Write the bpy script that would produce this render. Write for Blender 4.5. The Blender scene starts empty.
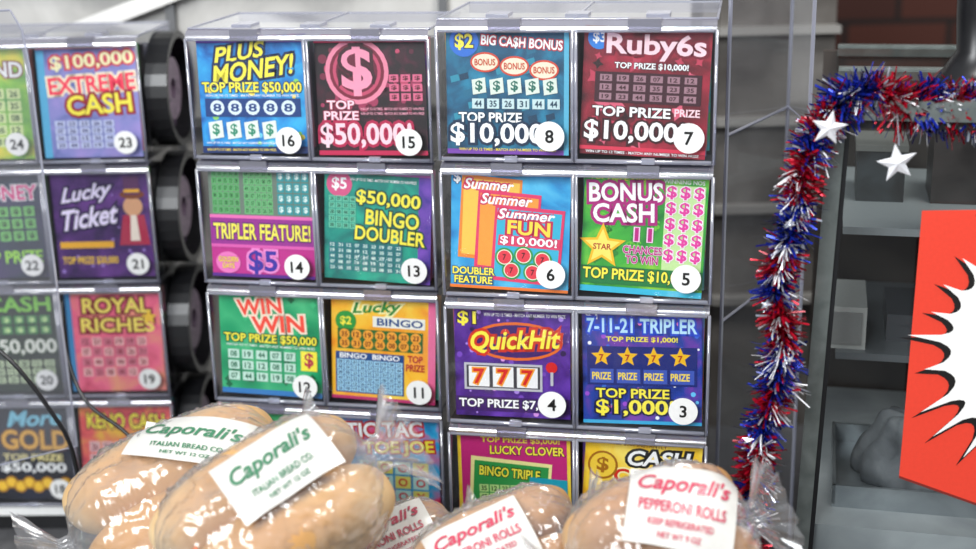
import bpy, math, random
from mathutils import Vector, Matrix, noise
random.seed(7)
scene = bpy.context.scene
scene.view_settings.view_transform = 'Standard'
COL = scene.collection

# ------------------------------------------------------------ camera
F = 50/36*976
TH = math.radians(17); PH = math.radians(-1.35)
CAM = Vector((0, -1.296, 1.546))
fw = Vector((0, math.cos(TH), -math.sin(TH)))
u0 = Vector((0, math.sin(TH), math.cos(TH))); r0 = Vector((1, 0, 0))
rt = r0*math.cos(PH)+u0*math.sin(PH); up = -r0*math.sin(PH)+u0*math.cos(PH)
cd = bpy.data.cameras.new('camera'); cam = bpy.data.objects.new('camera', cd); COL.objects.link(cam)
m = Matrix.Identity(4)
for i in range(3):
    m[i][0] = rt[i]; m[i][1] = up[i]; m[i][2] = -fw[i]; m[i][3] = CAM[i]
cam.matrix_world = m
cd.lens = 50; cd.sensor_width = 36; cd.clip_start = 0.02
cd.dof.use_dof = True; cd.dof.focus_distance = 1.22; cd.dof.aperture_fstop = 3.6
scene.camera = cam

def ray(px, py): return fw+rt*((px-488)/F)+up*((274.5-py)/F)
def at(px, py, d): return CAM+ray(px, py)*d
def local(M, px, py):
    Mi = M.inverted(); o = Mi@CAM; d = (Mi.to_3x3())@ray(px, py)
    t = -o.y/d.y
    return o+d*t
def frame(px, py, d, yaw):
    return Matrix.Translation(at(px, py, d))@Matrix.Rotation(math.radians(-yaw), 4, 'Z')

# ------------------------------------------------------------ materials
def lin(h):
    h = h.lstrip('#'); h = h if len(h) == 6 else 'ffffff'; o = []
    for i in (0, 2, 4):
        c = int(h[i:i+2], 16)/255
        o.append(c/12.92 if c <= .04045 else ((c+.055)/1.055)**2.4)
    return (*o, 1)
MC = {}
def newmat(name):
    mt = bpy.data.materials.new(name); mt.use_nodes = True
    return mt, mt.node_tree.nodes, mt.node_tree.links
def ink(h, rough=.4):
    k = ('ink', h, rough)
    if k in MC: return MC[k]
    mt, n, l = newmat('ink_'+h.lstrip('#')); b = n['Principled BSDF']
    tc = n.new('ShaderNodeTexCoord'); nz = n.new('ShaderNodeTexNoise'); nz.inputs['Scale'].default_value = 300
    mx = n.new('ShaderNodeMixRGB'); mx.blend_type = 'MULTIPLY'; mx.inputs[0].default_value = .12
    mx.inputs[1].default_value = lin(h)
    l.new(tc.outputs['Object'], nz.inputs['Vector']); l.new(nz.outputs['Fac'], mx.inputs[2]); l.new(mx.outputs[0], b.inputs['Base Color'])
    b.inputs['Roughness'].default_value = rough
    MC[k] = mt; return mt
def pat(cols, scale=60, kind='noise', rough=.4, metal=0, dist=.6, bump=0):
    k = ('pat', tuple(cols), scale, kind, rough, metal)
    if k in MC: return MC[k]
    mt, n, l = newmat('print_'+kind+'_'+cols[0].lstrip('#')); b = n['Principled BSDF']
    tc = n.new('ShaderNodeTexCoord')
    if kind == 'voronoi':
        t = n.new('ShaderNodeTexVoronoi'); out = t.outputs['Distance']
    elif kind == 'wave':
        t = n.new('ShaderNodeTexWave'); t.inputs['Distortion'].default_value = 6; out = t.outputs['Fac']
    elif kind == 'magic':
        t = n.new('ShaderNodeTexMagic'); out = t.outputs['Fac']
    else:
        t = n.new('ShaderNodeTexNoise'); t.inputs['Detail'].default_value = 5; t.inputs['Distortion'].default_value = dist; out = t.outputs['Fac']
    t.inputs['Scale'].default_value = scale
    l.new(tc.outputs['Object'], t.inputs['Vector'])
    r = n.new('ShaderNodeValToRGB'); e = r.color_ramp.elements
    lo, hi = (.3, .7) if kind == 'noise' else (.05, .9)
    e[0].position = lo; e[0].color = lin(cols[0]); e[1].position = hi; e[1].color = lin(cols[-1])
    for i, c in enumerate(cols[1:-1]):
        x = e.new(lo+(hi-lo)*(i+1)/(len(cols)-1)); x.color = lin(c)
    l.new(out, r.inputs[0]); l.new(r.outputs[0], b.inputs['Base Color'])
    b.inputs['Roughness'].default_value = rough; b.inputs['Metallic'].default_value = metal
    if bump:
        bp = n.new('ShaderNodeBump'); bp.inputs['Strength'].default_value = bump; bp.inputs['Distance'].default_value = .002
        l.new(out, bp.inputs['Height']); l.new(bp.outputs[0], b.inputs['Normal'])
    MC[k] = mt; return mt
def clear(name, tint=(.97, .98, .985), base=.03, rough=.04, milk=0, bump=0, bscale=60, mult=1.0, mcol=(.75, .76, .82), pw=4.0, bdist=.004):
    if name in MC: return MC[name]
    mt, n, l = newmat(name); n.remove(n['Principled BSDF']); out = n['Material Output']
    tr = n.new('ShaderNodeBsdfTransparent'); tr.inputs[0].default_value = (*tint, 1)
    gl = n.new('ShaderNodeBsdfGlossy'); gl.inputs['Roughness'].default_value = rough
    fr = n.new('ShaderNodeLayerWeight'); fr.inputs[0].default_value = .5
    po = n.new('ShaderNodeMath'); po.operation = 'POWER'; po.inputs[1].default_value = pw
    ma = n.new('ShaderNodeMath'); ma.operation = 'MULTIPLY_ADD'; ma.inputs[1].default_value = .7*mult; ma.inputs[2].default_value = base
    ma.use_clamp = True
    mx = n.new('ShaderNodeMixShader')
    l.new(fr.outputs['Facing'], po.inputs[0]); l.new(po.outputs[0], ma.inputs[0])
    l.new(ma.outputs[0], mx.inputs[0]); l.new(tr.outputs[0], mx.inputs[1]); l.new(gl.outputs[0], mx.inputs[2])
    last = mx
    if milk:
        df = n.new('ShaderNodeBsdfDiffuse'); df.inputs[0].default_value = (*mcol, 1)
        m2 = n.new('ShaderNodeMixShader'); m2.inputs[0].default_value = milk
        l.new(mx.outputs[0], m2.inputs[1]); l.new(df.outputs[0], m2.inputs[2]); last = m2
    if bump:
        tc = n.new('ShaderNodeTexCoord'); nz = n.new('ShaderNodeTexNoise'); nz.inputs['Scale'].default_value = bscale
        mp = n.new('ShaderNodeMapping'); mp.inputs['Scale'].default_value = (2.2, 1.0, 1.0); mp.inputs['Rotation'].default_value = (0, 0, .5)
        nz.inputs['Detail'].default_value = 3; nz.inputs['Distortion'].default_value = 1.2
        try: nz.noise_type = 'RIDGED_MULTIFRACTAL'; nz.inputs['Roughness'].default_value = .5
        except Exception: pass
        bp = n.new('ShaderNodeBump'); bp.inputs['Strength'].default_value = bump; bp.inputs['Distance'].default_value = bdist
        l.new(tc.outputs['Object'], mp.inputs[0]); l.new(mp.outputs[0], nz.inputs['Vector']); l.new(nz.outputs['Fac'], bp.inputs['Height'])
        l.new(bp.outputs[0], gl.inputs['Normal']); l.new(bp.outputs[0], fr.inputs['Normal'])
    l.new(last.outputs[0], out.inputs[0])
    MC[name] = mt; return mt
CLEAR = clear('clear_acrylic', base=.06)
EDGE = clear('acrylic_edge', (.66, .68, .82), .36, .12, milk=.30, mcol=(.60, .61, .70))
TOPM = clear('acrylic_top', (.94, .95, .98), .10, .10, milk=.12, mcol=(.9, .9, .95))
LIP = clear('acrylic_lip', (.48, .47, .58), .40, .18, milk=.16, mcol=(.5, .49, .6))
GLASS = clear('case_glass', (.84, .87, .87), .03, .02)
SMK = clear('smoky_cover', (.84, .85, .86), .06, .08, milk=.06)
GUARD = clear('guard_sheet', (.78, .78, .80), .05, .10, milk=.06)  # dimness of the left tickets is put into this sheet's darker tint
DARK = pat(['#17171b', '#2a2a30'], 30, rough=.5)
BLACK = pat(['#0c0c0e', '#19191c'], 20, rough=.35)
ALU = pat(['#666d6a', '#838a87'], 40, rough=.35, metal=.5)
WHITE = ink('#f2f2f0')

# ------------------------------------------------------------ mesh builder
class MB:
    def __init__(s): s.v = []; s.f = []; s.m = []; s.mats = []
    def mi(s, mt):
        if mt not in s.mats: s.mats.append(mt)
        return s.mats.index(mt)
    def add(s, vs, fs, mt):
        o = len(s.v); s.v += [tuple(v) for v in vs]; i = s.mi(mt)
        for f in fs: s.f.append(tuple(a+o for a in f)); s.m.append(i)
    def poly(s, vs, mt): s.add(vs, [tuple(range(len(vs)))], mt)
    def box(s, x0, y0, z0, x1, y1, z1, mt):
        s.add([(x0,y0,z0),(x1,y0,z0),(x1,y1,z0),(x0,y1,z0),(x0,y0,z1),(x1,y0,z1),(x1,y1,z1),(x0,y1,z1)],
              [(0,3,2,1),(4,5,6,7),(0,1,5,4),(1,2,6,5),(2,3,7,6),(3,0,4,7)], mt)
    def prism(s, q, d, mt):
        n = len(q); q = [Vector(a) for a in q]; d = Vector(d)
        s.add(q+[a+d for a in q], [tuple(range(n)), tuple(range(2*n-1, n-1, -1))]+[(i, i+n, (i+1) % n+n, (i+1) % n) for i in range(n)], mt)
    def tube(s, pts, r, mt, n=8, caps=True):
        pts = [Vector(p) for p in pts]; rings = []; prev = None
        for i, p in enumerate(pts):
            t = (pts[min(i+1, len(pts)-1)]-pts[max(i-1, 0)]).normalized()
            a = t.cross(Vector((0, 0, 1))) if prev is None else prev-t*prev.dot(t)
            if a.length < 1e-4: a = t.cross(Vector((1, 0, 0)))
            a.normalize(); prev = a; b = t.cross(a)
            rr = r[i] if isinstance(r, (list, tuple)) else r
            rings.append([p+(a*math.cos(2*math.pi*k/n)+b*math.sin(2*math.pi*k/n))*rr for k in range(n)])
        vs = [v for g in rings for v in g]; fs = []
        for i in range(len(rings)-1):
            for k in range(n): fs.append((i*n+k, i*n+(k+1) % n, (i+1)*n+(k+1) % n, (i+1)*n+k))
        if caps: fs += [tuple(range(n-1, -1, -1)), tuple(range((len(rings)-1)*n, len(rings)*n))]
        s.add(vs, fs, mt)
    def lathe(s, prof, c, mt, n=32):
        vs = []; fs = []
        for r, z in prof:
            for k in range(n): vs.append((c[0]+r*math.cos(2*math.pi*k/n), c[1]+r*math.sin(2*math.pi*k/n), c[2]+z))
        for i in range(len(prof)-1):
            for k in range(n): fs.append((i*n+k, i*n+(k+1) % n, (i+1)*n+(k+1) % n, (i+1)*n+k))
        s.add(vs, fs, mt)
    def obj(s, name, M=None, parent=None, smooth=False):
        me = bpy.data.meshes.new(name); me.from_pydata(s.v, [], s.f)
        for mt in s.mats: me.materials.append(mt)
        me.polygons.foreach_set('material_index', s.m)
        if smooth: me.polygons.foreach_set('use_smooth', [True]*len(s.f))
        me.update(); ob = bpy.data.objects.new(name, me); COL.objects.link(ob)
        if parent is not None: ob.parent = parent
        elif M is not None: ob.matrix_world = M
        return ob
def empty(name, M):
    e = bpy.data.objects.new(name, None); COL.objects.link(e); e.matrix_world = M; e.empty_display_size = .05; return e

TXC = {}
def txt(s, off=.02, shear=0.0):
    k = (s, round(off, 3), shear)
    if k in TXC: return TXC[k]
    c = bpy.data.curves.new('t', 'FONT'); c.body = s; c.offset = off; c.shear = shear; c.resolution_u = 3
    c.align_x = 'CENTER'; c.align_y = 'CENTER'; c.space_line = .9
    o = bpy.data.objects.new('t', c); COL.objects.link(o)
    dg = bpy.context.evaluated_depsgraph_get(); dg.update()
    e = o.evaluated_get(dg); me = e.to_mesh()
    vs = [(v.co.x, v.co.y) for v in me.vertices]; fs = [tuple(p.vertices) for p in me.polygons]
    e.to_mesh_clear(); bpy.data.objects.remove(o); bpy.data.curves.remove(c)
    xs = [a[0] for a in vs]; ys = [a[1] for a in vs]
    r = (vs, fs, (min(xs), max(xs), min(ys), max(ys)))
    TXC[k] = r; return r

class Card(MB):
    """flat printed card: coordinates 0..100 in x and z, layers stacked toward -y"""
    def __init__(s, w, h): super().__init__(); s.w = w; s.h = h; s.k = 0
    def P(s, x, y): return (x/100*s.w, -.0004-s.k*.00007, y/100*s.h)
    def base(s, mt): s.box(0, -.0004, 0, s.w, .0003, s.h, mt); s.k = 1
    def R(s, x0, y0, x1, y1, c, skew=0):
        s.k += 1; mt = c if not isinstance(c, str) else ink(c)
        s.poly([s.P(x0, y0), s.P(x1, y0+skew), s.P(x1, y1+skew), s.P(x0, y1)], mt)
    def Q(s, pts, c):
        s.k += 1; s.poly([s.P(*p) for p in pts], c if not isinstance(c, str) else ink(c))
    def D(s, x, y, r, c, n=24, ry=None):
        s.k += 1; a = s.w/s.h; ry = ry or r*a
        s.poly([s.P(x+r*math.cos(2*math.pi*i/n), y+ry*math.sin(2*math.pi*i/n)) for i in range(n)], c if not isinstance(c, str) else ink(c))
    def S(s, x, y, r, c, n=5, inner=.45, rot=90):
        s.k += 1; a = s.w/s.h; p = []
        for i in range(2*n):
            q = r if i % 2 == 0 else r*inner; t = math.radians(rot+180*i/n)
            p.append(s.P(x+q*math.cos(t), y+q*math.sin(t)*a))
        ctr = s.P(x, y); vs = [ctr]+p
        s.add(vs, [(0, i+1, (i+1) % (2*n)+1) for i in range(2*n)], c if not isinstance(c, str) else ink(c))
    def T(s, t, x, y, w, h, c, out=None, ow=.07, rot=0, shear=0, bold=.025, shadow=None):
        b = txt(t, bold, shear)[2]; bw = max(b[1]-b[0], 1e-3); bh = max(b[3]-b[2], 1e-3)
        sx = w/100*s.w/bw; sy = h/100*s.h/bh; mx = (b[0]+b[1])/2; my = (b[2]+b[3])/2
        cr, sr = math.cos(math.radians(rot)), math.sin(math.radians(rot))
        def put(off, col, dx=0, dy=0):
            s.k += 1; vs, fs, _ = txt(t, off, shear); o = []
            for a, q in vs:
                X = (a-mx)*sx+dx*s.w; Y = (q-my)*sy+dy*s.w
                o.append((x/100*s.w+X*cr-Y*sr, -.0004-s.k*.00007, y/100*s.h+X*sr+Y*cr))
            s.add(o, fs, ink(col) if isinstance(col, str) else col)
        if shadow: put(ow+bold, shadow, .015, -.015)
        if out: put(bold+ow, out)
        put(bold, c)
    def G(s, x0, y0, x1, y1, nx, ny, c, sy='$', sc='#1c4a30', gap=.18, alt=None, round_=False):
        cw = (x1-x0)/nx; ch = (y1-y0)/ny
        for i in range(nx):
            for j in range(ny):
                s.k -= 1 if (i or j) else 0
                cx, cy = x0+(i+.5)*cw, y0+(j+.5)*ch
                cc = alt if alt and (i+j) % 2 else c
                if round_: s.D(cx, cy, cw*.5*(1-gap), cc, 12)
                else: s.R(cx-cw*.5*(1-gap), cy-ch*.5*(1-gap), cx+cw*.5*(1-gap), cy+ch*.5*(1-gap), cc)
        first = True
        for i in range(nx):
            for j in range(ny):
                if sy:
                    t = sy if isinstance(sy, str) and len(sy) < 3 else random.choice(sy)
                    if not first: s.k -= 1
                    first = False
                    s.T(t, x0+(i+.5)*cw, y0+(j+.5)*ch, cw*(1-gap)*.6, ch*(1-gap)*.65, sc)
    def fine(s, x0, x1, y, c='#ffffff', h=2.2, t='WIN UP TO 12 TIMES - MATCH ANY NUMBER TO WIN PRIZE'):
        s.T(t, (x0+x1)/2, y, x1-x0, h, c, bold=.01)
NUMS = ['07', '12', '23', '31', '08', '44', '19', '26', '35']

# ------------------------------------------------------------ ticket art
def t16(c):
    c.base(pat(['#0c4f9a', '#1f86cf', '#37b4e6'], 45, 'noise'))
    for i in range(26):
        c.k = 2; c.D(random.uniform(3, 97), random.uniform(3, 97), random.uniform(1.5, 3.5), random.choice(['#8fd46a', '#ffe14a', '#6fd0f0']))
    c.R(0, 96, 100, 100, '#5f2fa0')
    c.T('PLUS', 40, 88, 50, 14, '#fff04a', '#0c2450', .1, 8, .3)
    c.T('MONEY!', 52, 73, 80, 17, '#fff04a', '#0c2450', .1, 8, .3)
    c.T('TOP PRIZE $50,000', 50, 57, 94, 10.5, '#fff04a', '#0c2450', .06)
    c.fine(6, 94, 50.5, '#ffffff', 2)
    c.R(5, 32, 95, 48, '#123a7c')
    c.G(8, 33, 92, 47, 5, 1, '#dfeef7', '8', '#123a7c', .2, round_=True)
    for k in range(4):
        c.k -= 2 if k else 0
        x = 8+k*17; c.Q([(x, 12), (x+13, 14), (x+12, 29), (x-1, 27)], '#e8f0e4'); c.T('$', x+6, 20.5, 7, 11, '#1f8a6a')
    c.R(0, 0, 100, 6, '#0a2a66'); c.fine(4, 70, 3, '#ffe14a'); c.fine(4, 70, 9, '#ffffff', 1.8)
def t15(c):
    c.base(pat(['#12060c', '#1e0b14', '#4c1028'], 60))
    for i in range(60):
        c.k = 2+i % 3; c.D(random.uniform(5, 95), random.uniform(34, 95), random.uniform(1.5, 5), random.choice(['#7a1f3c', '#3a0f1e', '#a33358', '#5a1830', '#241016', '#c8486a']))
    c.k = 6
    c.D(38, 72, 29, '#f08aa4'); c.D(38, 72, 25, '#7a1432'); c.D(38, 72, 22, '#c8486a'); c.D(38, 72, 19, '#6a1230')
    c.T('$', 38, 72, 28, 42, '#ff9cb8', '#3a0818', .06)
    c.G(66, 46, 98, 70, 3, 3, '#e06a8c', '$', '#5a0a20', .2)
    c.T('TOP\nPRIZE', 22, 39, 32, 17, '#ffd9e4', '#a0133f', .06)
    c.T('$50,000!', 44, 17, 84, 22, '#ffd6e0', '#b8124a', .10)
    c.R(0, 0, 100, 4, '#c8184e'); c.R(0, 96.5, 100, 100, '#c8184e')
    c.fine(40, 98, 36, '#ffb0c4'); c.fine(40, 98, 40, '#ffb0c4')
def t8(c):
    c.base(pat(['#0b2f4a', '#12587a', '#1d86a8'], 40))
    for i in range(22):
        c.k = 2; x = random.uniform(2, 90); y = random.uniform(24, 80)
        c.Q([(x, y), (x+7, y+2), (x+6, y+7), (x-1, y+5)], random.choice(['#1a6a8a', '#2a8ea8', '#0e3c58']))
    c.k = 4
    c.R(0, 0, 100, 4, '#7a3fa8'); c.R(96, 0, 100, 100, '#5ab8d8')
    c.D(15, 90, 12, '#2b6fd0'); c.T('$2', 15, 90, 15, 13, '#fff04a', '#14346e', .06)
    c.T('BIG CA$H BONUS', 62, 89, 66, 9, '#ffffff', '#c0283a', .09, -4)
    for i, (x, y) in enumerate([(32, 74), (56, 71), (80, 68)]):
        c.k -= 3 if i else 0
        c.D(x, y, 12, '#d8452a', ry=8); c.D(x, y, 10.5, '#f4e6cc', ry=6.5); c.T('BONUS', x, y, 17, 5.5, '#c8342a', '#fff1c0', .03)
    for i in range(5):
        c.k -= 2 if i else 0
        x = 22+i*14.5; c.Q([(x, 48), (x+11, 50), (x+10, 62), (x-1, 60)], '#dfe9dc'); c.T('$', x+5, 55, 6, 9, '#1a6a5a')
    c.G(20, 36, 94, 46, 6, 1, '#c6dfe0', NUMS, '#0d3a52', .2)
    c.T('TOP PRIZE', 36, 30, 52, 8, '#ffffff', '#08304a', .06)
    c.T('$10,000!', 44, 16, 82, 19, '#ffffff', '#0a2a48', .09)
    c.fine(10, 90, 4, '#ffe14a')
def t7(c):
    c.base(pat(['#3a0610', '#7a0f24', '#b3203c'], 30))
    for i in range(44):
        c.k = 2+i % 3; c.S(random.uniform(8, 92), random.uniform(8, 78), random.uniform(3, 8), random.choice(['#8f1a30', '#c23a54', '#5a0a18', '#e0607a', '#2a060c']), 4, .5, random.uniform(0, 90))
    c.k = 6
    c.D(12, 92, 9, '#2b7fd8'); c.T('$3', 12, 92, 10, 9, '#ffffff')
    c.T('Ruby6s', 57, 86, 78, 21, '#ffd7e0', '#7a0a28', .08)
    c.T('TOP PRIZE $10,000!', 54, 71, 58, 5.5, '#ffffff', '#4a0818', .06)
    c.R(10, 42, 94, 66, '#3a0c1c'); c.G(12, 43, 92, 65, 6, 3, '#a07884', NUMS, '#3a0a18', .28)
    c.T('TOP PRIZE', 40, 35, 62, 8, '#ffffff', '#3a0610', .06); c.T('PRIZE', 84, 36, 20, 6, '#ffd7e0')
    c.T('$10,000!', 43, 19, 80, 18, '#ffffff', '#3a0610', .08)
    c.R(0, 4, 100, 7, '#d8324e'); c.fine(5, 95, 2.5, '#ffffff')
def t14(c):
    c.base(ink('#c42a8c')); c.R(0, 56, 100, 100, '#6f7f72')
    c.G(3, 58, 30, 98, 5, 6, '#5fb56a', NUMS, '#184a28', .1); c.G(34, 58, 62, 98, 5, 6, '#6fc07a', NUMS, '#184a28', .1)
    c.G(66, 58, 97, 98, 4, 4, '#2f9aa0', '$', '#e8f8f0', .12)
    c.R(0, 30, 100, 55, '#9a2a90'); c.R(0, 27, 100, 30, '#e05ab0'); c.R(0, 54, 100, 57, '#f070b8')
    c.T('TRIPLER FEATURE!', 50, 42, 94, 15, '#f8ec5a', '#5a0f6a', .06)
    c.T('$5', 50, 14, 28, 22, '#3a2aa0', '#f08ad0', .08)
    c.D(16, 13, 12, '#f078c0', ry=10); c.T('GOLDEN\nDAYS', 16, 13, 19, 11, '#ffe14a', '#7a1a5a', .04)
    c.R(0, 0, 100, 3, '#5a1f8a')
def t13(c):
    c.base(pat(['#0a5a5a', '#108a7c', '#1fae90'], 40))
    c.R(88, 0, 100, 100, pat(['#3a2a8c', '#7a4ab8'], 50)); c.R(0, 96, 100, 100, '#c060b0')
    c.D(14, 86, 12, '#e0588a'); c.T('$5', 14, 86, 14, 12, '#ffffff')
    c.T('$50,000', 60, 74, 60, 14, '#fff04a', '#0a4a40', .08, -3)
    c.T('BINGO', 64, 57, 50, 14, '#fff04a', '#0a4a40', .08, -3); c.T('DOUBLER', 62, 42, 66, 13, '#fff04a', '#0a4a40', .08, -3)
    c.G(4, 46, 30, 76, 4, 5, '#6ac8a8', NUMS, '#064a3a', .12)
    c.G(4, 8, 74, 34, 9, 5, '#2f7a86', NUMS, '#d8f0e0', .12)
    c.fine(24, 86, 91, '#ffffff', 2.5)
def t6(c):
    c.base(pat(['#1c74b8', '#2f9fd8', '#57c0e8'], 30))
    c.T('$3', 8, 93, 12, 10, '#ffffff', '#124a7a', .05)
    A = [(6, 26, 54, 70, '#f08a30', '#f8c850'), (20, 17, 56, 67, '#e8386a', '#f9a03c'), (34, 8, 62, 64, '#e8386a', '#38b8d8')]
    for k, (x, y, w, h, a, a2) in enumerate(A):
        c.Q([(x, y), (x+w*.94, y-3), (x+w, y+h-3), (x+w*.06, y+h)], a)
        c.Q([(x+3, y+3), (x+w*.90, y), (x+w*.96, y+h-6), (x+w*.09, y+h-3)], a2)
        c.T('Summer', x+w*.48, y+h-8, w*.78, 9, '#ffffff', '#d8285a', .1, -2, .25)
    c.T('FUN', 66, 53, 36, 12, '#ffe14a', '#c81a50', .1, -2); c.Q([(40, 38), (92, 36), (93, 45), (41, 47)], '#e8406a'); c.T('$10,000!', 66, 41.5, 48, 8, '#ffffff', '#c81a50', .05, -2)
    for i, (x, y) in enumerate([(46, 28), (62, 30), (78, 27), (52, 17), (70, 16)]):
        c.k -= 4 if i else 0
        c.D(x, y, 8, '#2f9a4a'); c.D(x, y, 6.5, '#f4f0d8'); c.D(x, y, 5.7, '#e83a4a'); c.T('7', x, y, 3, 5, '#5a0a14')
    c.T('DOUBLER\nFEATURE', 20, 11, 36, 14, '#fff04a', '#124a7a', .07)
    c.R(0, 0, 100, 2.5, '#f07a2a')
def t5(c):
    c.base(pat(['#1a7a30', '#3fae3a', '#8fd43a'], 25))
    for i in range(26):
        c.k = 2; c.T('$', random.uniform(4, 60), random.uniform(8, 95), 7, 9, random.choice(['#2a8a34', '#6ac83a']))
    c.R(66, 20, 98, 92, '#c8e8a0')
    c.fine(4, 60, 95, '#fff04a', 4, 'TOP PRIZE $10,000!'); c.fine(64, 97, 95, '#ffffff', 3.5, 'WINNING NOS')
    c.T('BONUS', 34, 84, 60, 16, '#ffffff', '#b01a7a', .12, 3); c.T('CASH', 33, 67, 50, 16, '#ffffff', '#b01a7a', .12, 3)
    for i in range(3):
        for j in range(5):
            c.k -= 2 if (i or j) else 0
            c.T('$', 71+i*11, 86-j*13, 8, 11, '#e83aa0', '#fff0fa', .05)
    c.S(17, 38, 20, '#f8c020'); c.S(17, 38, 15, '#ffe96a'); c.T('STAR', 17, 38, 15, 5, '#b02a20')
    c.T('11', 50, 50, 14, 11, '#c01a80', '#ffd0f0', .05); c.T('CHANCES\nTO WIN', 50, 33, 32, 15, '#c01a80', '#ffe0f4', .04)
    c.R(0, 7, 100, 22, '#147a3a'); c.T('TOP PRIZE $10,000', 46, 15, 88, 11, '#fff04a', '#0a4a20', .06)
    c.R(0, 0, 100, 5, '#2fb8d8')
def t12(c):
    c.base(pat(['#0f7a50', '#1f9e68', '#49bd80'], 35, 'voronoi'))
    c.R(0, 97, 100, 100, '#c03a8a'); c.R(0, 0, 100, 5, '#2f7ac0')
    for i in range(26):
        c.k = 4; c.S(random.uniform(5, 95), random.uniform(8, 95), 4, random.choice(['#3fc080', '#0f6a44']), 4, .6)
    c.T('WIN', 40, 85, 44, 15, '#ff5040', '#ffe8d0', .09, 6); c.T('WIN', 58, 69, 52, 16, '#ff5040', '#ffe8d0', .09, 4)
    c.T('TOP PRIZE $50,000', 50, 54, 92, 9.5, '#fff04a', '#0a4a30', .08)
    c.fine(6, 94, 47.5)
    c.G(6, 12, 76, 44, 5, 3, '#c8e8d8', NUMS, '#0f6a48', .2)
    c.R(80, 26, 96, 45, '#fff04a'); c.T('$', 88, 36, 9, 15, '#c02a50')
def t11(c):
    c.base(pat(['#f08a1a', '#f8b830', '#f8d850'], 25)); c.R(0, 96, 100, 100, '#8a3aa8')
    c.R(93, 0, 100, 96, '#e86a9a')
    c.T('Lucky', 44, 87, 48, 13, '#1f8a3a', '#fff6b0', .11, 5, .3)
    c.R(40, 70, 90, 80, '#f4f4e8')
    c.T('BINGO', 66, 75, 44, 7, '#1a4a8a'); c.D(14, 74, 10, '#2a9a40'); c.T('$2', 14, 74, 11, 9, '#fff04a')
    c.R(6, 48, 88, 67, '#2a6a30'); c.G(7, 49, 87, 66, 7, 2, '#f8a83a', NUMS, '#7a2a10', .12, round_=True)
    c.R(4, 6, 70, 45, '#1a4a8a'); c.G(5, 7, 69, 38, 9, 6, '#a8d8f0', NUMS, '#1a3a6a', .1)
    c.T('BINGO  BINGO', 37, 41.5, 58, 5, '#ffffff'); c.T('TOP\nPRIZE', 81, 38, 18, 15, '#c02a20')
    c.R(0, 0, 100, 3, '#c02a6a')
def t4(c):
    c.base(pat(['#28104a', '#4a1f86', '#6a3ab0'], 40))
    for i in range(50):
        c.k = 2; c.D(random.uniform(3, 97), random.uniform(3, 97), random.uniform(.8, 2.6), random.choice(['#b08ae8', '#7a4ac0', '#2a1450', '#e8a0f0']))
    c.k = 3
    c.R(0, 97, 100, 100, '#c03a8a')
    c.T('$1', 11, 87, 16, 13, '#fff04a', '#28104a', .06); c.fine(26, 96, 91, '#ffffff', 3)
    c.D(54, 68, 40, '#e86a20', ry=17); c.D(54, 68, 37, '#3a1468', ry=14.5)
    c.T('QuickHit', 53, 68, 78, 20, '#fff04a', '#d8301a', .11, 3, .25)
    c.R(8, 24, 76, 48, '#c0c0c8'); c.R(10, 26, 74, 46, '#3a3a44')
    for i in range(3):
        c.k -= 3 if i else 0
        x = 21+i*21
        c.R(x-9, 27, x+9, 45, '#f4f4f4'); c.T('7', x, 36, 10, 14, '#d8181a', '#f8a020', .07)
    c.D(84, 46, 5, '#d8181a'); c.R(83, 30, 85.5, 42, '#c0c0c8')
    c.R(0, 5, 100, 18, '#3a1468'); c.T('TOP PRIZE $7,000', 46, 11.5, 86, 9, '#ffffff', '#1a0838', .07)
def t3(c):
    c.base(pat(['#0a1a5a', '#1f3f9e', '#7a3aa8'], 35))
    for i in range(60):
        c.k = 2; c.D(random.uniform(3, 97), random.uniform(3, 97), random.uniform(.7, 2.2), random.choice(['#6ac8f8', '#e87ac0', '#ffffff', '#3a6ad8', '#a050d0']))
    c.k = 3
    c.T('$1', 8, 94, 10, 8, '#ffffff')
    c.T('7-11-21 TRIPLER', 50, 86, 92, 13, '#bfe8ff', '#1a4ad0', .11)
    c.T('TOP PRIZE $1,000!', 50, 74, 60, 5, '#fff04a')
    c.R(4, 34, 96, 68, '#182a78')
    for i in range(4):
        c.k -= 2 if i else 0
        c.S(16+i*22, 59, 9, '#f8c020'); c.T('7', 16+i*22, 58, 4, 6, '#b02a20')
    c.G(5, 35, 95, 49, 4, 1, '#3f5ab8', '', '#ffffff', .12)
    for i in range(4):
        c.k -= 1 if i else 0
        c.T('PRIZE', 16+i*22, 42, 16, 6.5, '#ffe14a')
    c.T('TOP PRIZE', 42, 27, 62, 8.5, '#fff04a', '#0a1440', .08); c.T('$1,000!', 44, 14, 66, 15, '#fff04a', '#0a1440', .08)
    c.R(0, 0, 100, 3, '#2fa8d8')
def t10(c):
    c.base(pat(['#1454a0', '#2aa0d0', '#e8386a'], 30))
    c.T('TIC TAC', 46, 84, 76, 15, '#ffffff', '#c8181a', .09, 4); c.T('TOE JOE', 60, 66, 70, 15, '#fff04a', '#c8181a', .09, 4)
    c.G(20, 12, 90, 54, 4, 3, '#bfe8e0', ['X', 'O'], '#d8283a', .12, alt='#e8e070')
    c.R(0, 0, 100, 4, '#e8386a')
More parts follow.
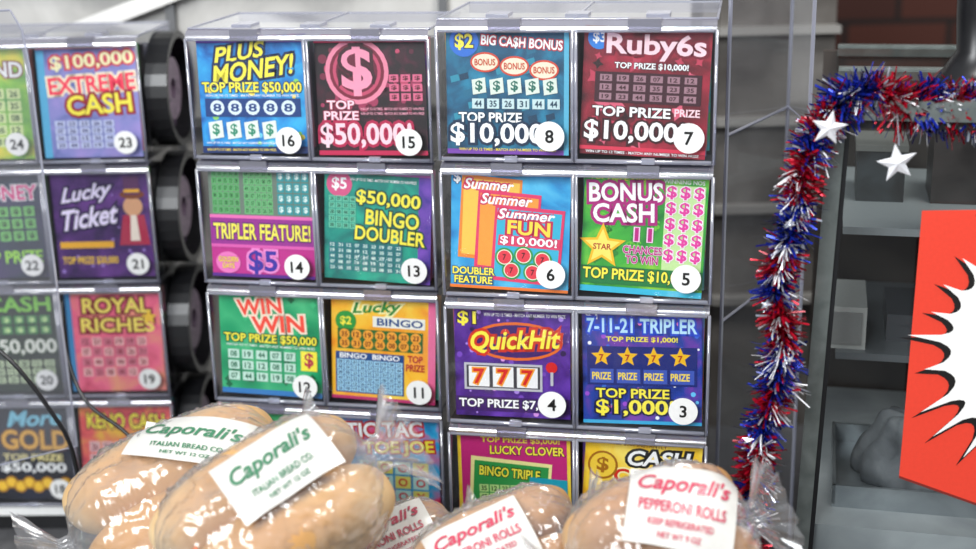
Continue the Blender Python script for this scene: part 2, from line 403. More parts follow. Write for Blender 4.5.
def t2(c):
    c.base(pat(['#f0c020', '#f8e050'], 30)); c.R(3, 3, 97, 97, '#c8287a')
    c.T('TOP PRIZE $5,000!', 56, 91, 70, 6, '#fff04a'); c.T('LUCKY CLOVER', 62, 82, 66, 8, '#fff04a', '#5a0a3a', .06)
    c.Q([(8, 12), (78, 6), (84, 70), (12, 76)], '#f8f0a0'); c.Q([(11, 15), (76, 9), (81, 67), (15, 72)], '#2f9a4a')
    c.T('BINGO TRIPLE', 46, 61, 54, 9, '#fff04a', '#0f4a20', .07, -4); c.G(18, 18, 74, 50, 6, 4, '#bfe890', NUMS, '#144a1a', .12)
    c.Q([(60, 4), (97, 2), (97, 56), (64, 58)], '#18a0b8'); c.T('$2', 80, 38, 20, 18, '#ffffff', '#0a4a6a', .06)
def t1(c):
    c.base(pat(['#e8a81a', '#f8cc30', '#fbe36a'], 30)); c.R(0, 97, 100, 100, '#207a3a')
    c.fine(8, 70, 93, '#7a2a10', 4, 'TOP PRIZE $500 INSTANTLY')
    c.T('CASH', 64, 82, 54, 14, '#ffffff', '#1a1a1a', .12, 3, .2); c.T('COINS', 56, 65, 60, 13, '#d8281a', '#fff4b0', .08, 3)
    for x, y, r in [(16, 72, 13), (30, 38, 12), (54, 40, 12), (78, 42, 12), (16, 14, 10)]:
        c.D(x, y, r, '#a86a10'); c.D(x, y, r*.85, '#f8d040'); c.T('$', x, y, r*.8, r*1.1, '#a86a10')
    c.fine(30, 92, 14, '#7a2a10', 5, 'TOP PRIZE $500')
def t23(c):
    c.base(pat(['#5a6aa6', '#8a8ac8', '#a090d0'], 40)); c.R(0, 97, 100, 100, '#e86a3a'); c.R(0, 0, 8, 96, '#5ab0d8')
    c.T('$100,000', 56, 86, 84, 14, '#fff6c0', '#e0384a', .1, 4); c.T('EXTREME', 54, 66, 88, 15, '#ff3a5a', '#fff0d0', .1, 3)
    c.T('CASH', 60, 48, 66, 18, '#fff04a', '#a0182a', .1, 3); c.G(12, 8, 74, 34, 5, 4, '#c8d0f0', NUMS, '#3a2a6a', .15)
def t24(c):
    c.base(pat(['#2a8a3a', '#8ac83a', '#f0d83a'], 25)); c.T('GRAND', 60, 80, 70, 14, '#ffffff', '#8a1a1a', .07)
    c.G(10, 10, 92, 64, 5, 5, '#d8e8a0', NUMS, '#1a4a1a', .15)
def t21(c):
    c.base(pat(['#241040', '#4a2468', '#6a388a'], 30)); c.R(0, 97, 100, 100, '#c06a2a')
    for i in range(20):
        c.k = 2; c.D(random.uniform(3, 97), random.uniform(3, 97), random.uniform(.8, 2), '#a080d0')
    c.T('Lucky', 36, 78, 56, 18, '#f0e4ff', '#1a0a38', .08, 8, .45); c.T('Ticket', 38, 57, 60, 19, '#f0e4ff', '#1a0a38', .08, 8, .45)
    c.Q([(66, 30), (98, 30), (94, 58), (72, 58)], '#b02a4a'); c.D(83, 66, 10, '#d8a078', ry=9); c.D(83, 77, 13, '#7a3a1a', ry=4); c.R(75, 77, 91, 94, '#5a2a5a'); c.R(75, 79, 91, 82, '#f0b030'); c.R(4, 28, 60, 34, '#f0b030')
    c.Q([(78, 34), (88, 34), (86, 58), (80, 58)], '#f0e0d0')
    c.T('TOP PRIZE $30,000', 34, 16, 58, 8, '#f8c84a')
def t22(c):
    c.base(pat(['#10182a', '#24304a', '#3a2a5a'], 30)); c.T('MONEY', 62, 80, 68, 14, '#e83a8a', '#ffffff', .05)
    c.G(10, 34, 92, 68, 6, 3, '#7ac86a', '$', '#10301a', .2); c.T('TOP PRIZE', 56, 20, 76, 12, '#a8e84a')
def t19(c):
    c.base(pat(['#c83a5a', '#f0688a', '#f09a7a'], 30)); c.R(0, 95, 100, 100, '#f0b83a'); c.R(0, 0, 6, 100, '#3a8ac0')
    c.T('ROYAL', 54, 84, 72, 15, '#ffe86a', '#8a0f2a', .1); c.T('RICHES', 54, 65, 78, 14, '#ffe86a', '#8a0f2a', .1)
    c.G(12, 14, 84, 54, 6, 4, '#f8b8b8', NUMS, '#8a1a30', .15, alt='#e07a90'); c.S(88, 72, 9, '#f8c83a')
def t20(c):
    c.base(pat(['#08120c', '#142a1a'], 30)); c.T('CASH', 60, 86, 70, 15, '#8ad84a', '#06180a', .06)
    c.G(12, 56, 94, 76, 6, 2, '#3a8a4a', '$', '#d8f8a8', .2); c.T('$50,000', 60, 44, 74, 16, '#f4f4e8', '#1a4a1a', .06)
    c.G(12, 8, 94, 32, 6, 3, '#c8d8b0', NUMS, '#14301a', .2)
def t18(c):
    c.base(pat(['#0a0c14', '#141c34'], 30)); c.T('More', 60, 84, 60, 16, '#8ad8f0', '#0a1a3a', .06, 3, .3)
    c.T('GOLD', 60, 62, 74, 20, '#f8b83a', '#5a2a08', .07); c.T('TOP PRIZE', 56, 44, 66, 7, '#f8e8a0'); c.T('$50,000', 56, 33, 72, 11, '#ffffff')
    for i in range(8): c.D(20+i*10, 14+4*(i % 2), 7, '#c88a20'); c.D(20+i*10, 14+4*(i % 2), 5, '#f8c83a')
def t17(c):
    c.base(pat(['#b82a4a', '#e85a5a', '#f0c03a'], 30)); c.T('KENO CASH', 50, 80, 84, 16, '#fff04a', '#7a0f2a', .07); c.G(8, 8, 90, 60, 6, 4, '#f0c0c0', NUMS, '#8a1a30', .15)
def t9(c):
    c.base(pat(['#2a8a5a', '#5ac87a'], 30)); c.T('WILD CASH', 50, 80, 84, 16, '#fff04a', '#0f4a2a', .07); c.G(8, 8, 90, 60, 6, 4, '#d0f0c0', NUMS, '#1a5a30', .15)

COUNTER = .76
BACKC = ['#d85a9a', '#3f9ad0', '#5ab05a', '#e8b83a', '#7a5ac0', '#e0704a']
def unit(M, L, Rr, T, B, ty, tx, cards, nums, dep=.15, roundback=False, rz=.0235, rots={}):
    x0 = local(M, L, ty).x; x2 = local(M, Rr, ty).x
    z1 = local(M, tx, T).z; z0 = local(M, tx, B).z
    ch = (z1-z0)/3; cw = (x2-x0)/2; nr = 4
    root = empty('lottery_ticket_dispenser', M)
    lip = .0085; sl = .011
    b = MB(); e = MB(); st = MB(); hb = MB(); lp_ = MB()
    for r in range(nr):
        zt = z1-r*ch; zb = zt-ch+.0025
        b.poly([(x0, 0, zb), (x2, 0, zb), (x2, 0, zt-lip), (x0, 0, zt-lip)], CLEAR)
        for xx in (x0, x2):
            b.poly([(xx, 0, zb), (xx, dep, zb), (xx, dep, zt), (xx, sl, zt), (xx, 0, zt-lip)], CLEAR)
        b.poly([(x0, sl, zt), (x2, sl, zt), (x2, dep, zt), (x0, dep, zt)], TOPM)
        A = [(sl*(1-math.cos(math.pi/2*k/6)), zt-lip+lip*math.sin(math.pi/2*k/6)) for k in range(7)]
        vs = [(X, y, z) for y, z in A for X in (x0, x2)]
        lp_.add(vs, [(2*k, 2*k+1, 2*k+3, 2*k+2) for k in range(6)], LIP)
        for fx in range(2):
            xa, xb = x0+fx*cw+.002, x0+(fx+1)*cw-.002
            lp_.tube([(xa, .0002, zb+.0016), (xb, .0002, zb+.0016)], .0019, EDGE, 10)
            lp_.tube([(xa, .0002, zt-lip-.0008), (xb, .0002, zt-lip-.0008)], .0014, EDGE, 10)
        for xx in (x0, x0+cw-.0016, x0+cw+.0016, x2): lp_.tube([(xx, .0004, zb), (xx, .0004, zt-lip)], .0015, EDGE, 10)
        e.box(x0, sl, zt-.0015, x2, sl+.002, zt+.0008, EDGE)
        if r == 0:
            e.box(x0, dep-.002, zt-.01, x2, dep, zt+.001, EDGE)
            for xx in (x0, x0+cw, x2): e.box(xx-.001, sl, zt-.001, xx+.001, dep, zt+.001, EDGE)
            for fx in (.42, 1.0, 1.58):
                xx = x0+fx*cw; e.box(xx-.010, .02, zt, xx+.010, .045, zt+.003, EDGE)
        for fx in (.5, 1.5):
            xx = x0+fx*cw
            e.box(xx-.014, -.0015, zt-lip-.001, xx+.014, sl, zt+.001, LIP)
            e.box(xx-.0015, -.003, zb, xx+.010, .0, zb+.005, EDGE)
        hb.box(x0+.002, .034, zb+.002, x2-.002, .037, zt-.012, DARK)
        hb.box(x0+.001, .005, zb, x2-.001, dep-.005, zb+.002, DARK)
        hb.box(x0+cw-.0008, .004, zb+.002, x0+cw+.0008, .034, zt-.012, LIP)
        rr = min(ch, dep)*.40
        for ci in range(2):
            cx0 = x0+ci*cw+.006; cx1 = x0+(ci+1)*cw-.006
            yc = .037+rr+.003; zc = (zb+zt)/2-.005; n = 28
            mt = pat(['#34303a', '#5a4a5a', '#2a3a4a'], 90, 'wave')
            vs = []; fs = []
            for k in range(n):
                a = 2*math.pi*k/n
                vs += [(cx0, yc+rr*math.cos(a), zc+rr*math.sin(a)), (cx1, yc+rr*math.cos(a), zc+rr*math.sin(a)), (cx1, yc+rr*.35*math.cos(a), zc+rr*.35*math.sin(a))]
            for k in range(n):
                j = (k+1) % n
                fs += [(3*k, 3*k+1, 3*j+1, 3*j), (3*k+1, 3*k+2, 3*j+2, 3*j+1)]
            hb.add(vs, fs, mt)
            if roundback and ci == 1:
                ro, ri = ch*.47, ch*.47-.008
                for xa, xb, o_, i_, mt_ in ((x2+.001, x2+.026, ro, ri, BLACK), (x2+.002, x2+.006, ri, 0.0, pat(['#3a2e46', '#54405a', '#2c2434'], 25, rough=.5)), (x2+.006, x2+.016, ri*.62, ri*.2, pat(['#6a5a6a', '#8a7488', '#4a3e50'], 120, 'wave'))):
                    vs = []; fs = []; n2 = 32; yc2 = .016+ro
                    for k in range(n2):
                        a = 2*math.pi*k/n2
                        for rad, X in ((o_, xb), (o_, xa), (i_, xa), (i_, xb)):
                            vs.append((X, yc2+rad*math.cos(a), (zb+zt)/2+rad*math.sin(a)))
                    for k in range(n2):
                        j = (k+1) % n2
                        for q in range(4): fs.append((4*k+q, 4*k+(q+1) % 4, 4*j+(q+1) % 4, 4*j+q))
                    hb.add(vs, fs, mt_)
        for ci in range(2):
            W, Hh = cw-.0115, ch-.0165
            bx0 = x0+ci*cw+.0058
            rot = rots.get((r, ci), random.uniform(-1.6, 1.6))
            # fan-folded tickets behind the front one
            for q in range(3):
                tr = math.radians(rot*.8+random.uniform(-2.2, 2.2)); cx_, cz_ = bx0+W/2+random.uniform(-.0012, .0012), zb+.005+Hh/2
                y_ = .015+q*.005; P_ = []
                for sx_, sz_ in ((-1, -1), (1, -1), (1, 1), (-1, 1)):
                    X_, Z_ = sx_*W/2, sz_*(Hh/2-.001)+.0006*q
                    P_.append((cx_+X_*math.cos(tr)+Z_*math.sin(tr), y_+(.004 if sz_ > 0 else 0), cz_-X_*math.sin(tr)+Z_*math.cos(tr)))
                hb.prism(P_, (0, .0004, 0), pat([random.choice(BACKC), random.choice(BACKC)], 70))
            fn = cards.get((r, ci))
            if fn:
                c = Card(W, Hh); fn(c)
                TM = M@Matrix.Translation((bx0, .0085, zb+.0048))@Matrix.Rotation(math.radians(-3), 4, 'X')@Matrix.Translation((W/2, 0, Hh/2))@Matrix.Rotation(math.radians(rot), 4, 'Y')@Matrix.Translation((-W/2, 0, -Hh/2))
                c.obj('lottery_ticket', TM)
            nb = nums.get((r, ci))
            if nb:
                sx = x0+(ci+1)*cw-.0215; sz = zb+rz; R_ = .0132
                st.add([(sx, -.0022, sz)]+[(sx+R_*math.cos(2*math.pi*k/32), -.0022, sz+R_*math.sin(2*math.pi*k/32)) for k in range(32)], [(0, k+1, (k+1) % 32+1) for k in range(32)], WHITE)
                vs, fs, bb = txt(nb, .02); hgt = .0118; s_ = hgt/(bb[3]-bb[2]); mx = (bb[0]+bb[1])/2; my = (bb[2]+bb[3])/2
                st.add([(sx+(a-mx)*s_, -.0026, sz+(q-my)*s_) for a, q in vs], fs, ink('#151515'))
    zb = z1-4*ch
    cz = COUNTER-M.translation.z+.0005
    hb.box(x0+.004, .004, cz, x2-.004, dep, zb, BLACK)
    e.box(x0, -.001, zb-.010, x2, .004, zb, WHITE)
    b.obj('clear_panels', parent=root); e.obj('moulded_tabs', parent=root); hb.obj('ticket_bins', parent=root); st.obj('number_stickers', parent=root)
    lp_.obj('rounded_edges', parent=root, smooth=True)
    return root

Mm = frame(315, 165, 1.33, 11); Mr = frame(578, 165, 1.19, 11); Ml = frame(100, 165, 1.55, 2)
unit(Mm, 201, 434, 30, 407, 225, 317, {(0,0):t16,(0,1):t15,(1,0):t14,(1,1):t13,(2,0):t12,(2,1):t11,(3,0):t9,(3,1):t10},
     {(0,0):'16',(0,1):'15',(1,0):'14',(1,1):'13',(2,0):'12',(2,1):'11',(3,0):'10',(3,1):'9'}, rz=.020, rots={(1,1):2.5,(2,0):1.2,(2,1):1.8,(1,0):.5})
unit(Mr, 442, 712, 20, 431, 225, 575, {(0,0):t8,(0,1):t7,(1,0):t6,(1,1):t5,(2,0):t4,(2,1):t3,(3,0):t2,(3,1):t1},
     {(0,0):'8',(0,1):'7',(1,0):'6',(1,1):'5',(2,0):'4',(2,1):'3',(3,0):'2',(3,1):'1'}, rots={(1,1):2.4,(1,0):1.5,(0,1):2.2,(2,1):-1.2,(3,1):3})
unit(Ml, -60, 153, 38, 399, 225, 100, {(0,0):t24,(0,1):t23,(1,0):t22,(1,1):t21,(2,0):t20,(2,1):t19,(3,0):t18,(3,1):t17},
     {(0,0):'24',(0,1):'23',(1,0):'22',(1,1):'21',(2,0):'20',(2,1):'19',(3,0):'18',(3,1):'17'}, dep=.15, roundback=True)

# ------------------------------------------------------------ counter, room
b = MB(); ct = pat(['#4a4a4c', '#5c5c5e'], 60)
b.box(-1.3, -.75, COUNTER-.04, 1.3, .95, COUNTER, ct); b.box(-1.25, -.70, 0, 1.25, .90, COUNTER-.04, pat(['#3a3430', '#4a423c'], 10))
b.obj('counter')
def brick():
    mt, n, l = newmat('brick'); p = n['Principled BSDF']
    tc = n.new('ShaderNodeTexCoord'); mp = n.new('ShaderNodeMapping'); mp.inputs['Rotation'].default_value = (math.radians(90), 0, 0)
    bt = n.new('ShaderNodeTexBrick'); bt.inputs['Scale'].default_value = 1
    bt.inputs['Brick Width'].default_value = .22; bt.inputs['Row Height'].default_value = .075; bt.inputs['Mortar Size'].default_value = .006
    bt.inputs['Color1'].default_value = lin('#5e2f22'); bt.inputs['Color2'].default_value = lin('#43221a'); bt.inputs['Mortar'].default_value = lin('#1f1816')
    l.new(tc.outputs['Object'], mp.inputs[0]); l.new(mp.outputs[0], bt.inputs['Vector']); l.new(bt.outputs['Color'], p.inputs['Base Color'])
    p.inputs['Roughness'].default_value = .8
    bp = n.new('ShaderNodeBump'); bp.inputs['Strength'].default_value = .4; l.new(bt.outputs['Fac'], bp.inputs['Height']); bp.invert = True; l.new(bp.outputs[0], p.inputs['Normal'])
    return mt
b = MB(); b.box(-3, 1.6, 0, 3, 1.7, 2.8, brick()); b.obj('wall_back')
b = MB(); b.box(-3, -3, -.05, 3, 1.7, 0, pat(['#6a625a', '#7c746a'], 4, rough=.6)); b.obj('floor')
b = MB(); cab = pat(['#8d8c8a', '#b9b7b3', '#cfcdc9'], 8)
b.box(-.95, .475, COUNTER, .27, .70, 1.62, cab)
for z in (1.02, 1.22, 1.40): b.box(-.96, .46, z, .28, .475, z+.012, ink('#7a7a78'))
for x in (-.40, -.05): b.box(x-.006, .465, COUNTER, x+.006, .477, 1.62, ink('#6a6b6d'))
b.prism([(-.52, .455, 1.36), (-.50, .455, 1.345), (-.20, .455, 1.45), (-.20, .455, 1.47)], (0, .005, 0), ink('#eceae6'))
b.obj('storage_cabinet')
b = MB(); g = pat(['#3a3633', '#5a5652', '#74716d'], 9)
b.box(.29, .50, COUNTER, .465, .70, 1.56, g)
for z in (.95, 1.08, 1.2, 1.32, 1.45): b.box(.285, .48, z, .467, .50, z+.010, ink('#8c8a86'))
b.obj('metal_shelf_unit')

# ------------------------------------------------------------ acrylic cover right of dispensers
b = MB()
A0, A1, A2 = at(729, 60, 1.22), at(790, 60, 1.36), at(812, 60, 1.27)
zb_, zt_ = COUNTER, 1.47
def vq(p, q, z0, z1, mt, bb): bb.poly([(p.x, p.y, z0), (q.x, q.y, z0), (q.x, q.y, z1), (p.x, p.y, z1)], mt)
vq(A0, A1, zb_, zt_, SMK, b); vq(A1, A2, zb_, zt_, SMK, b)
for p in (A0, A1, A2): b.tube([(p.x, p.y, zb_), (p.x, p.y, zt_)], .002, EDGE, 6)
for z in (zt_, 1.30, 1.12): b.tube([(A0.x, A0.y, z), (A1.x, A1.y, z), (A2.x, A2.y, z)], .0015, EDGE, 6)
b.obj('acrylic_cover')
b = MB(); d = 1.38
q = [(-90, 15), (10, 10), (22, 30), (30, 70), (77, 446), (-60, 480)]
P3 = [at(x, y, d+.0002*(y-200)) for x, y in q]
b.poly(P3, GUARD); b.tube(P3, .0013, EDGE, 6)
b.obj('acrylic_guard')

b = MB()
def spl(q, n=8):
    P = [Vector(p) for p in q]; o = []
    for i in range(len(P)-1):
        a, p0, p1, z = P[max(i-1, 0)], P[i], P[i+1], P[min(i+2, len(P)-1)]
        for k in range(n):
            t = k/n
            o.append(.5*((2*p0)+(-a+p1)*t+(2*a-5*p0+4*p1-z)*t*t+(-a+3*p0-3*p1+z)*t**3))
    return o+[P[-1]]
b.tube(spl([at(-20, 335, 1.36), at(15, 365, 1.36), at(50, 410, 1.37), at(72, 450, 1.38), at(85, 520, 1.39)]), .0022, BLACK, 8)
b.tube(spl([at(62, 300, 1.44), at(66, 350, 1.43), at(85, 400, 1.42), at(125, 432, 1.41), at(160, 470, 1.4)]), .002, BLACK, 8)
b.obj('black_cable', smooth=True)

# ------------------------------------------------------------ bread bags
def bread_material(name, dk, md, lt, crust):
    mt = pat([dk, md, lt], 11, rough=.55, dist=.3, bump=.15); mt.name = name
    n = mt.node_tree.nodes; l = mt.node_tree.links; p = n['Principled BSDF']
    tc = n.new('ShaderNodeTexCoord'); sp = n.new('ShaderNodeSeparateXYZ'); mr = n.new('ShaderNodeMapRange')
    mr.inputs[1].default_value = .01; mr.inputs[2].default_value = .058
    mx = n.new('ShaderNodeMixRGB'); mx.blend_type = 'MULTIPLY'; mx.inputs[2].default_value = lin(crust)
    src = p.inputs['Base Color'].links[0].from_socket
    l.new(tc.outputs['Object'], sp.inputs[0]); l.new(sp.outputs[2], mr.inputs[0]); l.new(mr.outputs[0], mx.inputs[0]); l.new(src, mx.inputs[1]); l.new(mx.outputs[0], p.inputs['Base Color'])
    return mt
BREAD = bread_material('bread_crust', '#c49a66', '#d8b583', '#e8d0a6', '#e8cda4')
BREAD2 = bread_material('bread_crust_dark', '#a67a4a', '#c09664', '#d6b48a', '#e4c49a')
BAG = clear('plastic_bag', (.985, .985, .99), .10, .19, milk=.07, bump=1.0, bscale=17, mult=1.1, mcol=(.9, .9, .92), pw=1.9, bdist=.0028)
def sgn(v, p): return math.copysign(abs(v)**p, v)
WZ = []
def bag(px, py, d, a, bb, c, ang, lab, tcol, lines, bread=BREAD, lobes=2, tilt=.72, seed=1, stripe=False, nm='bag_of_bread_rolls'):
    C = at(px, py, d)
    Z = Vector((0, -tilt, math.sqrt(1-tilt*tilt))); X0 = Vector((1, 0, 0)); Y0 = Z.cross(X0)
    X = X0*math.cos(ang)+Y0*math.sin(ang); Y = Z.cross(X)
    M = Matrix((X, Y, Z)).transposed().to_4x4(); M.translation = C
    root = empty(nm, M)
    m_ = MB(); n, k = 64, 48; mz = 9
    for yo, hb_, za in ((-.42*bb, .60, 1.0), (.50*bb, .52, .93)):
        vs = []; fs = []
        for i in range(k+1):
            t = -math.pi/2+math.pi*i/k
            for j in range(n):
                f = 2*math.pi*j/n
                x = a*.96*sgn(math.sin(t), .9); r = abs(math.cos(t))**.75
                y = yo+bb*hb_*r*sgn(math.cos(f), .85); z = c*za*.95*r*sgn(math.sin(f), .85)
                w = 1+.045*noise.noise(Vector((x*18+seed, y*18, z*18)))
                vs.append((x*w, y*w, z*w)); mz = min(mz, (M@Vector(vs[-1])).z)
        for i in range(k):
            for j in range(n): fs.append((i*n+j, i*n+(j+1) % n, (i+1)*n+(j+1) % n, (i+1)*n+j))
        m_.add(vs, fs, bread)
    m_.obj('bread_rolls', parent=root, smooth=True)
    g = MB(); n, k = 180, 130; vs = []; fs = []
    for i in range(k+1):
        s = -1.36+2.72*i/k; q = abs(s)
        r = (1-q**4)**.5 if q < 1 else 0
        neck = .22+.45*max(0, q-1.10)/.26
        r = max(r, neck if q > .9 else 0)
        for j in range(n):
            f = 2*math.pi*j/n
            am = .012+.17*max(0, q-.68)
            pl = 1+am*math.sin(f*11+3*noise.noise(Vector((f*2, s*2, seed))))+am*.6*math.sin(f*23+seed)
            cf, sf = math.cos(f), math.sin(f)
            n1 = 1-abs(noise.noise(Vector((s*4+seed, cf*2.5, sf*2.5))))*2
            n2_ = 1-abs(noise.noise(Vector((s*9+seed+n1, cf*5, sf*5))))*2
            n3_ = 1-abs(noise.noise(Vector((s*6+seed*3+cf*3, cf*9+s*5, sf*9))))*2
            pl += .05*max(0, n1)**3+.032*max(0, n2_)**4+.02*max(0, n3_)**4
            R_ = r*pl*1.06
            vs.append((a*s*1.0, bb*R_*sgn(cf, .9), c*R_*sgn(sf, .9)+(0 if q < 1 else -(q-1)*c*.2)))
    for i in range(k):
        for j in range(n): fs.append((i*n+j, i*n+(j+1) % n, (i+1)*n+(j+1) % n, (i+1)*n+j))
    g.add(vs, fs, BAG); g.obj('plastic_wrap', parent=root, smooth=True)
    WZ.append(min(mz, min((M@Vector(v)).z for v in vs)))
    def surf(x, y, o):
        q = min(abs(x)/a, .96); rr = (1-q**4)**.5; yy = min(abs(y)/(bb*1.08*rr), .97)
        return Vector((x, y, c*1.14*rr*(1-yy**2.22)**.45+o))
    lx, ly, lw, lh, lr = lab; L = MB(); cr, sr = math.cos(lr), math.sin(lr)
    def lp(u, v, o):
        X_, Y_ = lx+u*lw*cr-v*lh*sr, ly+u*lw*sr+v*lh*cr
        return surf(X_, Y_, o+.0022*noise.noise(Vector((X_*45, Y_*45, seed))))
    N = 24; vs = [lp(-.5+i/N, -.5+j/N, .002) for j in range(N+1) for i in range(N+1)]
    fs = [(j*(N+1)+i, j*(N+1)+i+1, (j+1)*(N+1)+i+1, (j+1)*(N+1)+i) for j in range(N) for i in range(N)]
    L.add(vs, fs, ink('#d2d0ca', .3))
    for (t, u, v, w, h, sh) in lines:
        tv, tf, bx = txt(t, .02, sh); sx = w/(bx[1]-bx[0]); sy = h/(bx[3]-bx[2]); mx = (bx[0]+bx[1])/2; my = (bx[2]+bx[3])/2
        L.add([lp(u+(p-mx)*sx, v+(r_-my)*sy, .0032) for p, r_ in tv], tf, ink(tcol, .35))
    L.obj('printed_label', parent=root, smooth=True)
    if stripe:
        s2 = MB(); s2.tube([surf(-a*.66, -bb*.80+i*bb*.13, .003) for i in range(6)], .0014, ink('#e8682a'), 6); s2.obj('bag_tie', parent=root)
    return root
LN = [("Caporali's", 0, .12, .8, .34, .3), ("ITALIAN BREAD CO.", 0, -.2, .6, .1, 0), ("NET WT 12 OZ", 0, -.36, .4, .07, 0)]
LR = [("Caporali's", 0, .22, .85, .28, .3), ("PEPPERONI ROLLS", 0, -.05, .8, .14, 0), ("KEEP REFRIGERATED", 0, -.24, .6, .08, 0), ("NET WT 9 OZ", 0, -.38, .4, .07, 0)]
bag(186, 504, 1.17, .099, .066, .060, math.radians(24), (.028, .028, .108, .045, math.radians(-34)), '#3f7a5a', LN, seed=1)
bag(274, 518, 1.05, .091, .058, .056, math.radians(32), (.020, .014, .086, .056, math.radians(4)), '#3f7a5a', LN, seed=2, stripe=True)
bag(396, 564, 1.15, .062, .043, .038, math.radians(25), (.0, .012, .08, .05, 0), '#b0485a', LR, BREAD2, seed=3)
bag(502, 566, 1.08, .074, .050, .043, math.radians(24), (-.012, .012, .080, .052, 0), '#c0405a', LR, BREAD2, seed=4)
bag(662, 551, 1.03, .072, .056, .050, math.radians(18), (.016, .014, .080, .068, math.radians(-30)), '#c0405a', LR, BREAD2, seed=5)
WD = pat(['#3a2f28', '#54443a'], 12)
zr = min(WZ[0], WZ[2])-.001; zf = min(WZ[1], WZ[3], WZ[4])-.001
for nm_, y0, y1, zt in (('display_riser', -.27, -.19, zr), ('display_riser', -.50, -.28, zf)):
    b = MB(); b.box(-.40, y0, zt-.014, .19, y1, zt, WD)
    for x in (-.40, .175): b.box(x, y0, COUNTER+.0005, x+.015, y1, zt-.014, WD)
    b.box(-.385, y0, COUNTER+.0005, .175, y0+.012, zt-.014, WD); b.obj(nm_)

# ------------------------------------------------------------ glass display case (right)
Mg = frame(818, 340, 1.17, 14)
def lg(px, py): return local(Mg, px, py)
root = empty('glass_display_case', Mg); cz = COUNTER-Mg.translation.z+.0005
fr_ = MB(); gl_ = MB(); inn = MB()
pt, pb = lg(840, 104), lg(799, 560)
fr_.prism([(pt.x-.007, -.006, pt.z), (pt.x+.006, -.006, pt.z), (pb.x+.007, -.006, pb.z), (pb.x-.006, -.006, pb.z)], (0, .012, 0), ALU)
fr_.prism([(pt.x+.006, -.002, pt.z), (pt.x+.010, -.002, pt.z), (pb.x+.011, -.002, pb.z), (pb.x+.007, -.002, pb.z)], (0, .008, 0), BLACK)
fr_.box(pb.x-.006, -.006, cz, pb.x+.007, .006, pb.z, ALU)
tz = lg(900, 112).z
fr_.box(pt.x, -.008, tz-.006, .45, .010, tz+.010, ALU); fr_.box(pt.x, .0, tz-.014, .45, .008, tz-.006, BLACK)
for yy in (.19, .35): fr_.box(pt.x, yy, tz-.004, .45, yy+.008, tz+.008, ALU)
gl_.poly([(pt.x, .010, tz+.006), (.45, .010, tz+.006), (.45, .35, tz+.006), (pt.x, .35, tz+.006)], GLASS)
fr_.box(.44, -.006, cz, .455, .01, tz, ALU)
gl_.poly([(pb.x, .002, cz), (.45, .002, cz), (.45, .002, tz), (pt.x, .002, tz)], GLASS)
gl_.poly([(pt.x, .01, tz), (pt.x, .36, tz), (pb.x, .36, cz), (pb.x, .01, cz)], GLASS)
s1 = lg(880, 262).z; s2_ = lg(880, 405).z; s3 = lg(880, 505).z
inn.box(pb.x, .36, cz, .45, .37, tz, pat(['#1e1a18', '#38322e', '#48413c'], 9))
for z, m_, y0 in ((s1, ink('#8b9092', .3), .10), (s2_, ink('#63676a', .3), .12)):
    inn.box(pt.x+.01, y0, z-.004, .44, .355, z+.003, m_)
inn.box(pb.x+.01, .012, cz, .44, .355, s3-.03, pat(['#8b8f92', '#b4b7b8'], 12))
for i, (x, w, h, cc_) in enumerate([(.03, .045, .05, '#4c5255'), (.10, .05, .07, '#4a4442'), (.17, .05, .045, '#6a7072'), (.25, .06, .06, '#5a4a40')]):
    inn.box(x, .2, s1+.003, x+w, .27, s1+.003+h, pat([cc_, '#2a2624'], 25))
    inn.box(x-.002, .198, s1+.003+h, x+w+.002, .272, s1+.009+h, ink('#6c6c68'))
inn.box(.0, .13, s2_+.003, .045, .22, s2_+.045, ink('#b8b8b4')); inn.box(.004, .128, s2_+.008, .041, .13, s2_+.04, ink('#8a8a88'))
inn.box(.065, .16, s2_+.003, .17, .25, s2_+.03, ink('#4a4c50'))
zt = s3-.03; ST = pat(['#8e9498', '#b8bdc0'], 15, rough=.3, metal=.7)
inn.box(.02, .05, zt, .20, .20, zt+.003, ST)
for bx_ in ((.02, .05, .20, .053), (.02, .197, .20, .20), (.02, .05, .023, .20), (.197, .05, .20, .20)): inn.box(bx_[0], bx_[1], zt+.003, bx_[2], bx_[3], zt+.022, ST)
fr_.obj('case_frame', parent=root); gl_.obj('glass_panes', parent=root); inn.obj('shelves', parent=root)
b = MB(); vs = []; fs = []; n, k = 40, 16
for i in range(k+1):
    t = math.pi/2*i/k
    for j in range(n):
        f = 2*math.pi*j/n; w = 1+.22*noise.noise(Vector((math.cos(f)*1.6, math.sin(f)*1.6, t*2)))+.05*math.sin(9*f)
        vs.append((.055*math.cos(t)**.6*w*math.cos(f), .045*math.cos(t)**.6*w*math.sin(f), .062*math.sin(t)*w))
for i in range(k):
    for j in range(n): fs.append((i*n+j, i*n+(j+1) % n, (i+1)*n+(j+1) % n, (i+1)*n+j))
fs.append(tuple(range(n-1, -1, -1)))
b.add(vs, fs, pat(['#4a4d51', '#64676b', '#7c7f82'], 30, rough=.8)); b.obj('grey_cloth', Mg@Matrix.Translation((.10, .125, zt+.0035)), smooth=True)
b = MB(); p = Mg@Vector((lg(966, 76).x+.014, .075, tz+.010))
b.lathe([(0, 0), (.034, 0), (.036, .006), (.026, .014), (.016, .03), (.018, .06), (.020, .12), (.022, .2), (.018, .24), (0, .245)], (0, 0, 0), BLACK)
b.obj('black_pump_dispenser', Matrix.Translation(p), smooth=True)

